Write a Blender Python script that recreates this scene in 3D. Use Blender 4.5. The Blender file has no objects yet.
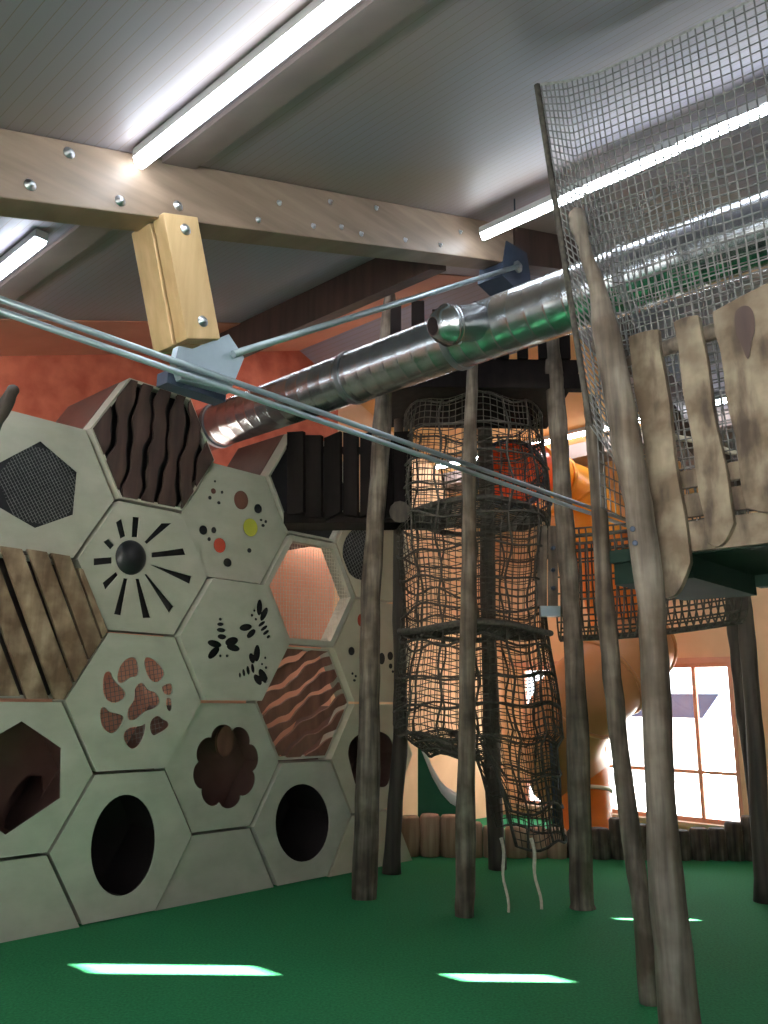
import bpy, math, random
from mathutils import Vector, Matrix
from mathutils.geometry import delaunay_2d_cdt
random.seed(7)
PI = math.pi
S3 = 3 ** .5
col = bpy.context.scene.collection

# ------------------------------------------------------------------ camera
F, PITCH, ROLL, HC = 821.0, .2263, .0107, 1.58          # focal length in pixels of a 768 x 1024 frame
cp, sp, cr, sr = math.cos(PITCH), math.sin(PITCH), math.cos(ROLL), math.sin(ROLL)
CAM = Vector((0, 0, HC))
R0, F0, U0 = Vector((1, 0, 0)), Vector((0, cp, sp)), Vector((0, -sp, cp))
Rc, Uc = R0 * cr + U0 * sr, R0 * -sr + U0 * cr
cd = bpy.data.cameras.new('camera')
cam = bpy.data.objects.new('camera', cd)
col.objects.link(cam)
cam.matrix_world = Matrix(((Rc.x, Uc.x, -F0.x, 0), (Rc.y, Uc.y, -F0.y, 0), (Rc.z, Uc.z, -F0.z, HC), (0, 0, 0, 1)))
cd.sensor_fit = 'VERTICAL'
cd.sensor_height = 24.0
cd.lens = F / 1024 * 24.0
cd.clip_start = .05
cd.clip_end = 200
bpy.context.scene.camera = cam

# ------------------------------------------------------------------ room axes: u along the honeycomb wall, n away from the camera
YAW = .8237
UA = Vector((math.cos(YAW), math.sin(YAW), 0))
NA = Vector((-math.sin(YAW), math.cos(YAW), 0))
ZA = Vector((0, 0, 1))


def W(u, n, z): return UA * u + NA * n + ZA * z


def ray(px, py):
    a, b = (px - 384) / F, (512 - py) / F
    return Rc * a + Uc * b + F0


def at(px, py, Y):
    r = ray(px, py); return CAM + r * (Y / r.y)


def on_n(px, py, n):
    r = ray(px, py); return CAM + r * (n / r.dot(NA))


def on_u(px, py, u):
    r = ray(px, py); return CAM + r * (u / r.dot(UA))


def on_floor(px, py):
    r = ray(px, py); return CAM + r * (-HC / r.z)


def uz(px, py, n):
    p = on_n(px, py, n); return (p.dot(UA), p.z)


def ceil_z(u): return 3.63 + .35 * u if u < 6.2 else 3.63 + .35 * 6.2 - .35 * (u - 6.2)


# ------------------------------------------------------------------ materials
def mat(name, c1, c2=None, rough=.7, scale=(4, 4, 4), metal=0, detail=6, bump=0, spec=.35, ramp=(.3, .7), coords='Object', c3=None, wave=None, rot=(0, 0, 0), mottle=0):
    m = bpy.data.materials.new(name); m.use_nodes = True
    nt = m.node_tree; b = nt.nodes['Principled BSDF']
    b.inputs['Roughness'].default_value = rough
    b.inputs['Metallic'].default_value = metal
    b.inputs['Specular IOR Level'].default_value = spec
    tc = nt.nodes.new('ShaderNodeTexCoord'); mp = nt.nodes.new('ShaderNodeMapping')
    mp.inputs['Scale'].default_value = scale; mp.inputs['Rotation'].default_value = rot
    nt.links.new(tc.outputs[coords], mp.inputs[0])
    nz = nt.nodes.new('ShaderNodeTexNoise'); nz.inputs['Scale'].default_value = 1; nz.inputs['Detail'].default_value = detail
    nt.links.new(mp.outputs[0], nz.inputs['Vector'])
    rp = nt.nodes.new('ShaderNodeValToRGB')
    rp.color_ramp.elements[0].position, rp.color_ramp.elements[1].position = ramp
    rp.color_ramp.elements[0].color = (*c1, 1); rp.color_ramp.elements[1].color = (*(c2 or c1), 1)
    if c3:
        e = rp.color_ramp.elements.new((ramp[0] + ramp[1]) / 2); e.color = (*c3, 1)
    nt.links.new(nz.outputs['Fac'], rp.inputs[0])
    src = rp.outputs[0]
    if wave:                                             # dark joint lines between boards: (axis vector, boards per metre, line share)
        ax, per, share = wave
        dt = nt.nodes.new('ShaderNodeVectorMath'); dt.operation = 'DOT_PRODUCT'; dt.inputs[1].default_value = ax
        nt.links.new(tc.outputs[coords], dt.inputs[0])
        mu = nt.nodes.new('ShaderNodeMath'); mu.operation = 'MULTIPLY'; mu.inputs[1].default_value = per
        nt.links.new(dt.outputs['Value'], mu.inputs[0])
        fr = nt.nodes.new('ShaderNodeMath'); fr.operation = 'FRACT'; nt.links.new(mu.outputs[0], fr.inputs[0])
        lt = nt.nodes.new('ShaderNodeMath'); lt.operation = 'LESS_THAN'; lt.inputs[1].default_value = share
        nt.links.new(fr.outputs[0], lt.inputs[0])
        mx = nt.nodes.new('ShaderNodeMix'); mx.data_type = 'RGBA'
        nt.links.new(lt.outputs[0], mx.inputs['Factor']); nt.links.new(src, mx.inputs['A'])
        mx.inputs['B'].default_value = (c1[0] * .75, c1[1] * .75, c1[2] * .75, 1)
        src = mx.outputs['Result']
    if mottle:                                           # broad weathering patches
        n2 = nt.nodes.new('ShaderNodeTexNoise'); n2.inputs['Scale'].default_value = mottle; n2.inputs['Detail'].default_value = 4
        nt.links.new(tc.outputs[coords], n2.inputs['Vector'])
        r2 = nt.nodes.new('ShaderNodeValToRGB')
        r2.color_ramp.elements[0].position, r2.color_ramp.elements[1].position = .38, .66
        r2.color_ramp.elements[0].color = (.42, .36, .31, 1); r2.color_ramp.elements[1].color = (1, 1, 1, 1)
        nt.links.new(n2.outputs['Fac'], r2.inputs[0])
        m2 = nt.nodes.new('ShaderNodeMix'); m2.data_type = 'RGBA'; m2.blend_type = 'MULTIPLY'; m2.inputs['Factor'].default_value = 1
        nt.links.new(src, m2.inputs['A']); nt.links.new(r2.outputs[0], m2.inputs['B']); src = m2.outputs['Result']
    nt.links.new(src, b.inputs['Base Color'])
    if bump:
        bp = nt.nodes.new('ShaderNodeBump'); bp.inputs['Strength'].default_value = bump; bp.inputs['Distance'].default_value = .02
        nt.links.new(nz.outputs['Fac'], bp.inputs['Height']); nt.links.new(bp.outputs[0], b.inputs['Normal'])
    return m


def emit(name, c, s):
    m = bpy.data.materials.new(name); m.use_nodes = True
    nt = m.node_tree; b = nt.nodes['Principled BSDF']
    b.inputs['Base Color'].default_value = (*c, 1)
    b.inputs['Emission Color'].default_value = (*c, 1); b.inputs['Emission Strength'].default_value = s
    return m


def glass(name, tint=(1, 1, 1), f=.06):
    m = bpy.data.materials.new(name); m.use_nodes = True
    nt = m.node_tree; nt.nodes.clear()
    o = nt.nodes.new('ShaderNodeOutputMaterial'); mx = nt.nodes.new('ShaderNodeMixShader')
    t = nt.nodes.new('ShaderNodeBsdfTransparent'); g = nt.nodes.new('ShaderNodeBsdfGlossy')
    t.inputs[0].default_value = (*tint, 1); g.inputs['Roughness'].default_value = .02; mx.inputs[0].default_value = f
    nt.links.new(t.outputs[0], mx.inputs[1]); nt.links.new(g.outputs[0], mx.inputs[2]); nt.links.new(mx.outputs[0], o.inputs[0])
    return m


def translucent(name, c, f=.55, rough=.3):
    m = bpy.data.materials.new(name); m.use_nodes = True
    nt = m.node_tree; b = nt.nodes['Principled BSDF']; o = nt.nodes['Material Output']
    nz = nt.nodes.new('ShaderNodeTexNoise'); nz.inputs['Scale'].default_value = 1.5
    rp = nt.nodes.new('ShaderNodeValToRGB'); rp.color_ramp.elements[0].color = (c[0] * .85, c[1] * .85, c[2] * .85, 1); rp.color_ramp.elements[1].color = (*c, 1)
    nt.links.new(nz.outputs['Fac'], rp.inputs[0]); nt.links.new(rp.outputs[0], b.inputs['Base Color'])
    b.inputs['Roughness'].default_value = rough
    t = nt.nodes.new('ShaderNodeBsdfTranslucent'); nt.links.new(rp.outputs[0], t.inputs[0])
    mx = nt.nodes.new('ShaderNodeMixShader'); mx.inputs[0].default_value = f
    nt.links.new(b.outputs[0], mx.inputs[1]); nt.links.new(t.outputs[0], mx.inputs[2]); nt.links.new(mx.outputs[0], o.inputs[0])
    return m


M = {}
M['floor'] = mat('green_carpet', (.015, .165, .058), (.032, .255, .098), .85, (60, 60, 60), bump=.25, spec=.2)
M['ceiling'] = mat('ceiling_boards', (.31, .23, .185), (.275, .275, .345), .5, (.55, .55, .55), wave=(tuple(UA), 17.0, .06), detail=3)
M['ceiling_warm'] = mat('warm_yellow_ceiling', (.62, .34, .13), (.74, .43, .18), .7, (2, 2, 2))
M['ceiling_bounce'] = mat('bounce_tinted_ceiling', (.5, .2, .12), (.6, .26, .16), .7, (2, 2, 2))  # orange bounce from the back wall, put into the ceiling colour
M['wall_orange'] = mat('orange_plaster', (.40, .085, .045), (.62, .17, .095), .8, (5, 5, 5), bump=.3)
M['wall_light'] = mat('salmon_plaster', (.76, .48, .27), (.86, .57, .34), .8, (3, 3, 3))
M['wall_brightened'] = mat('brightened_plaster', (.66, .30, .19), (.76, .37, .25), .8, (3, 3, 3))  # lighter colour stands in for stronger light behind the climbing wall
M['wall_white'] = mat('white_plaster', (.62, .6, .56), (.7, .68, .64), .8, (3, 3, 3))
M['glulam'] = mat('glued_timber', (.185, .13, .09), (.29, .212, .15), .5, (1.5, 1.5, 14), detail=4)
M['purlin'] = mat('purlin_timber', (.20, .155, .14), (.26, .20, .175), .6, (3, 3, 3))
M['strut'] = mat('strut_timber', (.50, .33, .15), (.66, .46, .24), .5, (14, 14, 2), detail=4)
M['steel'] = mat('painted_steel', (.30, .37, .40), (.36, .43, .46), .38, (6, 6, 6), metal=.6)
M['bolt'] = mat('zinc_bolt', (.45, .47, .49), (.6, .62, .65), .35, (30, 30, 30), metal=.9)
M['dark_steel'] = mat('dark_blue_steel', (.03, .045, .075), (.05, .065, .1), .5, (6, 6, 6), metal=.3)
M['ply'] = mat('pale_plywood', (.37, .35, .275), (.505, .48, .385), .55, (3, 3, 5), detail=5, ramp=(.25, .75))
M['ply_warm_lit'] = mat('warm_lit_plywood', (.46, .41, .29), (.58, .52, .38), .55, (3, 3, 5), detail=5, ramp=(.25, .75))  # same plywood, with the warm light on it put into the colour
M['ply_edge'] = mat('plywood_edge', (.19, .18, .13), (.28, .26, .20), .6, (8, 8, 30))
M['dark_board'] = mat('dark_brown_board', (.035, .02, .016), (.075, .042, .033), .55, (12, 12, 1.2), detail=5)
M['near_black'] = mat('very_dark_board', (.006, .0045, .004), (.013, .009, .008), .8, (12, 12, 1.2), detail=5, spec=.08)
M['slat_red'] = mat('reddish_slat', (.12, .05, .035), (.22, .10, .065), .55, (10, 10, 3))
M['plank'] = mat('weathered_plank', (.22, .15, .095), (.40, .30, .20), .65, (14, 14, 1.4), detail=6, c3=(.31, .22, .14), mottle=5)
M['rail_plank'] = mat('pale_rail_plank', (.085, .058, .038), (.25, .20, .14), .65, (13, 13, 3.2), detail=9, c3=(.21, .168, .115), ramp=(.34, .66), mottle=6)
M['black'] = mat('black_board', (.008, .008, .009), (.014, .014, .015), .35, (3, 3, 3))
M['tunnel'] = mat('brown_tunnel_lining', (.10, .05, .04), (.16, .085, .065), .45, (3, 3, 3))
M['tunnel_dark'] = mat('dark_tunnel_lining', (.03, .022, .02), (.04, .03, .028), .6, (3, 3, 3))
M['acryl_red'] = mat('red_acrylic', (.35, .05, .03), (.42, .07, .04), .2, (3, 3, 3))
M['acryl_yellow'] = mat('yellow_acrylic', (.42, .40, .05), (.5, .48, .08), .2, (3, 3, 3))
M['acryl_brown'] = mat('brown_acrylic', (.12, .05, .035), (.16, .07, .05), .2, (3, 3, 3))
M['post'] = mat('weathered_log', (.052, .04, .03), (.24, .20, .15), .75, (22, 22, 1.8), detail=9, bump=.35, c3=(.14, .112, .085), ramp=(.3, .68), mottle=4.5)
M['post_grey'] = mat('silvery_log', (.07, .055, .043), (.31, .27, .22), .7, (20, 20, 1.6), detail=9, bump=.3, c3=(.19, .16, .128), ramp=(.3, .7), mottle=4)
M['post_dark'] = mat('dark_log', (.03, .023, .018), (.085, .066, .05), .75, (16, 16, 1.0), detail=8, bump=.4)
M['post_pale'] = mat('pale_log', (.22, .18, .125), (.40, .34, .25), .7, (16, 16, 1.0), detail=8, bump=.3, c3=(.31, .26, .185))
M['log_end'] = mat('border_log', (.28, .165, .10), (.46, .30, .20), .75, (16, 16, 1.5), detail=6)
M['net_grey'] = mat('grey_net_cord', (.13, .125, .12), (.22, .215, .205), .8, (20, 20, 20))
M['net_dark'] = mat('dark_net_cord', (.04, .034, .026), (.085, .072, .055), .85, (20, 20, 20))
M['rope'] = mat('dark_rope', (.035, .03, .024), (.08, .07, .055), .85, (40, 40, 40))
M['rope_pale'] = mat('pale_rope', (.45, .40, .30), (.6, .55, .43), .85, (40, 40, 40))
M['rope_grey'] = mat('grey_rope', (.26, .25, .23), (.4, .39, .36), .85, (40, 40, 40))
M['wire'] = mat('black_wire_mesh', (.012, .012, .013), (.02, .02, .02), .6, (20, 20, 20))
M['duct'] = mat('galvanised_duct', (.42, .44, .45), (.60, .62, .63), .27, (5, 5, 5), metal=.95, ramp=(.35, .65))
M['duct_ring'] = mat('duct_seam', (.20, .21, .22), (.3, .31, .32), .4, (5, 5, 5), metal=.8)
M['slide'] = translucent('orange_slide_plastic', (.85, .25, .03), .35)
M['slide_tan'] = mat('tan_orange_plastic', (.46, .19, .07), (.56, .245, .10), .35, (2, 2, 2))
M['slide_yellow'] = translucent('yellow_slide_plastic', (.95, .45, .05), .45)
M['slide_red'] = translucent('red_slide_plastic', (.98, .17, .03), .55)
M['slide_pale'] = mat('pale_slide_lip', (.75, .62, .4), (.8, .68, .46), .4, (3, 3, 3))
M['chute'] = mat('white_chute', (.75, .75, .72), (.82, .82, .8), .3, (3, 3, 3))
M['chute_green'] = mat('green_chute_side', (.012, .11, .05), (.02, .15, .07), .5, (3, 3, 3))
M['frame'] = mat('salmon_window_frame', (.62, .30, .2), (.72, .36, .25), .5, (3, 3, 3))
M['sill'] = mat('pale_sill', (.5, .36, .24), (.58, .42, .3), .5, (3, 3, 3))
M['white'] = mat('white_paint', (.75, .75, .73), (.82, .82, .8), .5, (3, 3, 3))
M['deck_green'] = mat('dark_green_deck', (.008, .018, .013), (.014, .028, .02), .8, (3, 3, 3), spec=.1)
M['lamp'] = emit('lamp_tube', (.83, .905, 1), 30)
M['lamp_added'] = emit('added_lamp_tube', (1, .93, .84), 40)
M['housing'] = mat('lamp_housing', (.5, .5, .5), (.6, .6, .6), .5, (3, 3, 3))
M['glass'] = glass('window_glass')
M['paving'] = mat('pale_paving', (.6, .6, .58), (.72, .72, .7), .8, (2, 2, 2))
M['roof_blue'] = mat('blue_grey_roof', (.02, .024, .045), (.03, .035, .06), .8, (2, 2, 2), spec=.03)


# ------------------------------------------------------------------ mesh helpers
class MB:
    def __init__(s): s.v, s.f, s.sm = [], [], []

    def quad_strip(s, rings, closed=True, smooth=True, caps=True):
        n = len(rings[0]); b = len(s.v)
        for r in rings: s.v.extend([Vector(p) for p in r])
        for i in range(len(rings) - 1):
            for j in range(n if closed else n - 1):
                k = (j + 1) % n
                s.f.append((b + i * n + j, b + i * n + k, b + (i + 1) * n + k, b + (i + 1) * n + j)); s.sm.append(smooth)
        if caps and closed and n > 2:
            s.f.append(tuple(b + j for j in reversed(range(n)))); s.sm.append(False)
            e = b + (len(rings) - 1) * n
            s.f.append(tuple(e + j for j in range(n))); s.sm.append(False)
        return s

    def tube(s, path, r, sides=8, smooth=True, caps=True, closed=False):
        path = [Vector(p) for p in path]; n = len(path)
        rr = r if isinstance(r, (list, tuple)) else [r] * n
        rings = []; prev = None
        for i, p in enumerate(path):
            if closed: t = path[(i + 1) % n] - path[i - 1]
            else: t = path[min(i + 1, n - 1)] - path[max(i - 1, 0)]
            t.normalize()
            if prev is None:
                a = t.orthogonal().normalized()
                if abs(t.z) < .9: a = t.cross(ZA).normalized()
            else: a = (prev - t * prev.dot(t)).normalized()
            prev = a; b = t.cross(a)
            rings.append([p + (a * math.cos(2 * PI * k / sides) + b * math.sin(2 * PI * k / sides)) * rr[i] for k in range(sides)])
        if closed: rings.append(rings[0]); caps = False
        return s.quad_strip(rings, True, smooth, caps)

    def box(s, o, ax, ay, az):                            # corner plus three edge vectors
        o = Vector(o); b = len(s.v)
        for i in (0, 1):
            for j in (0, 1):
                for k in (0, 1): s.v.append(o + ax * i + ay * j + az * k)
        for f in ((0, 1, 3, 2), (4, 6, 7, 5), (0, 4, 5, 1), (2, 3, 7, 6), (0, 2, 6, 4), (1, 5, 7, 3)):
            s.f.append(tuple(b + q for q in f)); s.sm.append(False)
        return s

    def ubox(s, u0, u1, n0, n1, z0, z1): return s.box(W(u0, n0, z0), UA * (u1 - u0), NA * (n1 - n0), ZA * (z1 - z0))

    def plate(s, outer, holes, fn, d):                    # outline (2-D) with holes, fn maps 2-D to 3-D, d = thickness vector
        loops = [outer] + list(holes)
        pts, edges = [], []
        for l in loops:
            k = len(pts); pts += [Vector((q[0], q[1])) for q in l]
            edges += [(k + i, k + (i + 1) % len(l)) for i in range(len(l))]
        co, _, tris, *_ = delaunay_2d_cdt(pts, edges, [], 0, 1e-6)

        def inside(p, l):
            c_ = False; j = len(l) - 1
            for i in range(len(l)):
                if (l[i][1] > p[1]) != (l[j][1] > p[1]) and p[0] < (l[j][0] - l[i][0]) * (p[1] - l[i][1]) / (l[j][1] - l[i][1]) + l[i][0]: c_ = not c_
                j = i
            return c_
        keep = []
        for t in tris:
            c_ = (co[t[0]] + co[t[1]] + co[t[2]]) / 3
            if inside(c_, outer) and not any(inside(c_, h) for h in holes): keep.append(t)
        b = len(s.v); n = len(co)
        P = [fn(q[0], q[1]) for q in co]
        s.v.extend(P); s.v.extend([p + d for p in P])
        cnt = {}
        for t in keep:
            s.f.append((b + t[0], b + t[1], b + t[2])); s.f.append((b + n + t[2], b + n + t[1], b + n + t[0])); s.sm += [False, False]
            for e in ((t[0], t[1]), (t[1], t[2]), (t[2], t[0])):
                key = (min(e), max(e)); cnt[key] = cnt.get(key, 0) + 1
        for (i, j), c_ in cnt.items():
            if c_ == 1: s.f.append((b + i, b + j, b + n + j, b + n + i)); s.sm.append(False)
        return s

    def grid(s, fn, nu, nv, smooth=True):
        b = len(s.v)
        for i in range(nu + 1):
            for j in range(nv + 1): s.v.append(Vector(fn(i / nu, j / nv)))
        for i in range(nu):
            for j in range(nv):
                a = b + i * (nv + 1) + j
                s.f.append((a, a + 1, a + nv + 2, a + nv + 1)); s.sm.append(smooth)
        return s

    def net(s, fn, nu, nv, r, du=1, dv=1, sides=4):       # cords along both directions of a surface fn(a, b)
        for i in range(nu + 1): s.tube([fn(i / nu, j / (nv * dv)) for j in range(nv * dv + 1)], r, sides, True, False)
        for j in range(nv + 1): s.tube([fn(i / (nu * du), j / nv) for i in range(nu * du + 1)], r, sides, True, False)
        return s

    def lathe(s, c, axis, prof, sides=24, smooth=True):   # prof = [(distance along axis, radius)]
        axis = axis.normalized(); a = axis.orthogonal().normalized(); b = axis.cross(a)
        return s.quad_strip([[c + axis * h + (a * math.cos(2 * PI * k / sides) + b * math.sin(2 * PI * k / sides)) * max(r, 1e-4) for k in range(sides)] for h, r in prof], True, smooth)

    def build(s, name, m, parent=None, label=None, cat=None, group=None, kind=None, bevel=0):
        me = bpy.data.meshes.new(name)
        if parent is not None: o0 = ORI[parent.name]
        else:
            xs = [p.x for p in s.v]; ys = [p.y for p in s.v]; zs = [p.z for p in s.v]
            o0 = Vector(((min(xs) + max(xs)) / 2, (min(ys) + max(ys)) / 2, min(zs)))
            if kind == 'structure': o0 = Vector((0, 0, 0))
        me.from_pydata([tuple(p - o0) for p in s.v], [], s.f)
        me.polygons.foreach_set('use_smooth', s.sm)
        me.materials.append(M[m]); me.update()
        import bmesh
        bm = bmesh.new(); bm.from_mesh(me); bmesh.ops.recalc_face_normals(bm, faces=bm.faces); bm.to_mesh(me); bm.free()
        o = bpy.data.objects.new(name, me); col.objects.link(o)
        if bevel:
            bv = o.modifiers.new('bevel', 'BEVEL'); bv.width = bevel; bv.segments = 2; bv.limit_method = 'ANGLE'
        if parent is not None: o.parent = parent
        else: o.location = o0
        ORI[o.name] = o0
        tag(o, label, cat, group, kind)
        return o


ORI = {}


def tag(o, label=None, cat=None, group=None, kind=None):
    if label: o['label'] = label
    if cat: o['category'] = cat
    if group: o['group'] = group
    if kind: o['kind'] = kind


def thing(name, loc, label, cat, group=None):
    o = bpy.data.objects.new(name, None); col.objects.link(o)
    o.empty_display_size = .1; o.location = loc; ORI[o.name] = Vector(loc)
    tag(o, label, cat, group)
    return o


def struct(name, mb, m): return mb.build(name, m, kind='structure')


def ell(cx, cy, rx, ry, rot=0, n=24):
    c, s_ = math.cos(rot), math.sin(rot)
    return [(cx + rx * math.cos(2 * PI * k / n) * c - ry * math.sin(2 * PI * k / n) * s_, cy + rx * math.cos(2 * PI * k / n) * s_ + ry * math.sin(2 * PI * k / n) * c) for k in range(n)]


def clip(poly, conv):                                     # polygon clipped by a convex counter-clockwise outline
    out = poly
    for i in range(len(conv)):
        a, b = conv[i], conv[(i + 1) % len(conv)]
        inp, out = out, []
        sd = lambda p: (b[0] - a[0]) * (p[1] - a[1]) - (b[1] - a[1]) * (p[0] - a[0])
        for j in range(len(inp)):
            p, q = inp[j], inp[(j + 1) % len(inp)]
            dp, dq = sd(p), sd(q)
            if dp >= 0: out.append(p)
            if (dp >= 0) != (dq >= 0):
                t = dp / (dp - dq); out.append((p[0] + (q[0] - p[0]) * t, p[1] + (q[1] - p[1]) * t))
        if not out: return []
    res = []
    for p in out:
        if not res or math.hypot(p[0] - res[-1][0], p[1] - res[-1][1]) > 1e-4: res.append(p)
    return res


# ------------------------------------------------------------------ room shell
UL, UR, NF, NB, RIDGE = -2.6, 10.5, -4.0, 7.21, 6.2
struct('floor', MB().ubox(UL - .2, UR + .2, NF - .2, NB + .2, -.12, 0), 'floor')
cm = MB()
for (a, b, nm_, m_) in ((UL - .2, RIDGE, 'ceiling', 'ceiling'), (RIDGE, UR + .2, 'ceiling_far', 'ceiling')):
    cm = MB(); o, e = W(a, NF - .2, ceil_z(a)), W(b, NF - .2, ceil_z(b))
    cm.box(o, e - o, NA * (NB - NF + .4), ZA * .18); struct(nm_, cm, m_)


def wall_plate(name, fn, outer, holes, d, m): return struct(name, MB().plate(outer, holes, fn, d), m)


def rect(a0, a1, b0, b1): return [(a0, b0), (a1, b0), (a1, b1), (a0, b1)]


GABLE = [(UL, 0), (UR, 0), (UR, ceil_z(UR)), (RIDGE, ceil_z(RIDGE)), (UL, ceil_z(UL))]
wall_plate('wall_back', lambda u, z: W(u, NB, z), clip(GABLE, rect(-9, 6.9, 3.66, 9)), [], NA * .2, 'wall_orange')
wall_plate('wall_far', lambda u, z: W(u, NB, z), clip(GABLE, rect(6.9, 19, -1, 9)), [], NA * .2, 'wall_light')
wall_plate('wall_corridor', lambda u, z: W(u, NB, z), rect(UL, 6.9, 0, 3.66), [], NA * .2, 'wall_brightened')
# the sun comes from +X, low: narrow slits in the walls behind the camera let three slivers of it onto the floor
SE = math.radians(18)
SUN = Vector((1, 0, 0)) * math.cos(SE) + ZA * math.sin(SE)
SUN = (SUN + Vector((0, .0, 0))).normalized()


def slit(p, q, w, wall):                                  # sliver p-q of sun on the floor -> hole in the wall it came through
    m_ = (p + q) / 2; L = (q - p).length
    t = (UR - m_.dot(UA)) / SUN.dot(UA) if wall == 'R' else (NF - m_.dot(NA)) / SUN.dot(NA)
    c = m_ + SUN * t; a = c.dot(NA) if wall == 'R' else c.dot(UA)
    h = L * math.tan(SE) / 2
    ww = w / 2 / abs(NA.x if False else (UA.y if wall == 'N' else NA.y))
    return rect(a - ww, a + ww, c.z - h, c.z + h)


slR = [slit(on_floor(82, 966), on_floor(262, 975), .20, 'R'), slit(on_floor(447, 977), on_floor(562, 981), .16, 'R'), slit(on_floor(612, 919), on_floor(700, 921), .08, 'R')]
wall_plate('wall_front', lambda u, z: W(u, NF, z), GABLE, [], NA * -.05, 'wall_white')
WN0, WN1, WZ0, WZ1 = 3.84, 6.9, .17, 2.09                # the big window in the right wall
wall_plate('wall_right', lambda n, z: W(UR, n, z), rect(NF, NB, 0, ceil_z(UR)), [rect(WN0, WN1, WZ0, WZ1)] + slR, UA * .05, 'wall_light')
LWIN = [rect(-3.4 + i * 2.2, -1.5 + i * 2.2, .5, 2.35) for i in range(4)]
wall_plate('wall_left', lambda n, z: W(UL, n, z), rect(NF, NB, 0, ceil_z(UL)), LWIN, UA * -.1, 'wall_white')
# windows
def window(name, fn, d, n0, n1, z0, z1, mull, trans, m, w=.05, depth=.06):
    f = MB()
    f.plate(rect(n0, n1, z0, z1), [rect(n0 + w, n1 - w, z0 + w, z1 - w)], lambda a, b: fn(a, b) + d * -.01, d * depth)
    o = f.build(name, m, kind='structure')
    for x in mull: MB().plate(rect(x - w * .45, x + w * .45, z0 + w, z1 - w), [], fn, d * depth * .8).build('mullion', m, o)
    if trans is not None: MB().plate(rect(n0 + w, n1 - w, trans - w * .4, trans + w * .4), [], lambda a, b: fn(a, b) + d * .004, d * depth * .7).build('transom', m, o)
    MB().plate(rect(n0 + w, n1 - w, z0 + w, z1 - w), [], lambda a, b: fn(a, b) + d * .02, d * .006).build('window_pane', 'glass', o)
    return o


wr = window('window_1', lambda n, z: W(UR, n, z), UA, WN0, WN1, WZ0, WZ1, (4.33, 5.62), .76, 'frame')
MB().ubox(UR - .14, UR, WN0 - .1, WN1 + .1, WZ0 - .05, WZ0).build('window_sill', 'sill', wr)
for i, r_ in enumerate(LWIN):
    window('window_%d' % (i + 2), lambda n, z: W(UL, n, z), UA * -1, r_[0][0], r_[1][0], r_[0][1], r_[2][1], ((r_[0][0] + r_[1][0]) / 2,), None, 'white')
struct('trim_1', MB().ubox(UR - .05, UR, WN0 - .16, WN1 + .2, WZ1, WZ1 + .07), 'frame')
# outside: bright paving and a house with a blue-grey roof
tag(MB().ubox(UL - 30, UR + 40, NF - 30, NB + 30, -.4, -.3).build('outside_ground', 'paving', kind='structure'))
struct('sun_block_wall', MB().box(Vector((13, 9.3, -.3)), Vector((.3, 0, 0)), Vector((0, 4.2, 0)), ZA * 6), 'white')  # unseen wall, added to keep the sun off the big window
hs = thing('outside_house', W(21.6, 9.3, -.3), 'pale low house with blue grey roof seen outside through the window', 'house')
MB().ubox(20.7, 22.7, 8.5, 10.7, -.3, 1.25).build('house_wall', 'white', hs)
q = MB()
q.quad_strip([[W(20.5, 8.3, 1.25), W(22.9, 8.3, 1.25), W(21.7, 8.3, 1.85)], [W(20.5, 11.0, 1.25), W(22.9, 11.0, 1.25), W(21.7, 11.0, 1.85)]], True, False)
q.build('house_roof', 'roof_blue', hs)

# ------------------------------------------------------------------ roof structure
DT = 3.4                                                   # plane of the truss
def purlin(u, w, h, label, m, n0=NF, n1=NB):
    b = MB(); z0, z1 = ceil_z(u), ceil_z(u + w)
    b.box(W(u, n0, z0 - h), W(u + w, n0, z1 - h) - W(u, n0, z0 - h), NA * (n1 - n0), ZA * (h - .002))
    return b.build('trim_%d' % label, m, kind='structure')


purlin(1.95, .2, .03, 2, 'purlin')
purlin(4.52, .2, .33, 3, 'dark_board', DT + .32)
purlin(8.7 + .3, .2, .2, 5, 'purlin')
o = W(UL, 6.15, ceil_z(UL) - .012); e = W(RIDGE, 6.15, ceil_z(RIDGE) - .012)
struct('trim_6', MB().box(o, e - o, NA * (NB - 6.15), ZA * .01), 'ceiling_bounce')  # thin slab coloured like ceiling boards catching the wall's orange glow
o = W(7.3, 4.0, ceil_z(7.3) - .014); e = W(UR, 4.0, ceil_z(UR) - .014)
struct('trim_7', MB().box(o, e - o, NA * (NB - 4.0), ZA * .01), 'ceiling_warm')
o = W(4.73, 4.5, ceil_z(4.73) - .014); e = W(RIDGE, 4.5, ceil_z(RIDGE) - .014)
struct('trim_4', MB().box(o, e - o, NA * 1.7, ZA * .01), 'ceiling_bounce')  # second slab of bounce colour, beyond the purlin

bz = lambda u: ceil_z(u) - .004
def rafter(u0, u1, n0, n1, h):
    b = MB(); o = W(u0, n0, bz(u0) - h)
    b.box(o, W(u1, n0, bz(u1) - h) - o, NA * (n1 - n0), ZA * (h))
    return b


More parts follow.
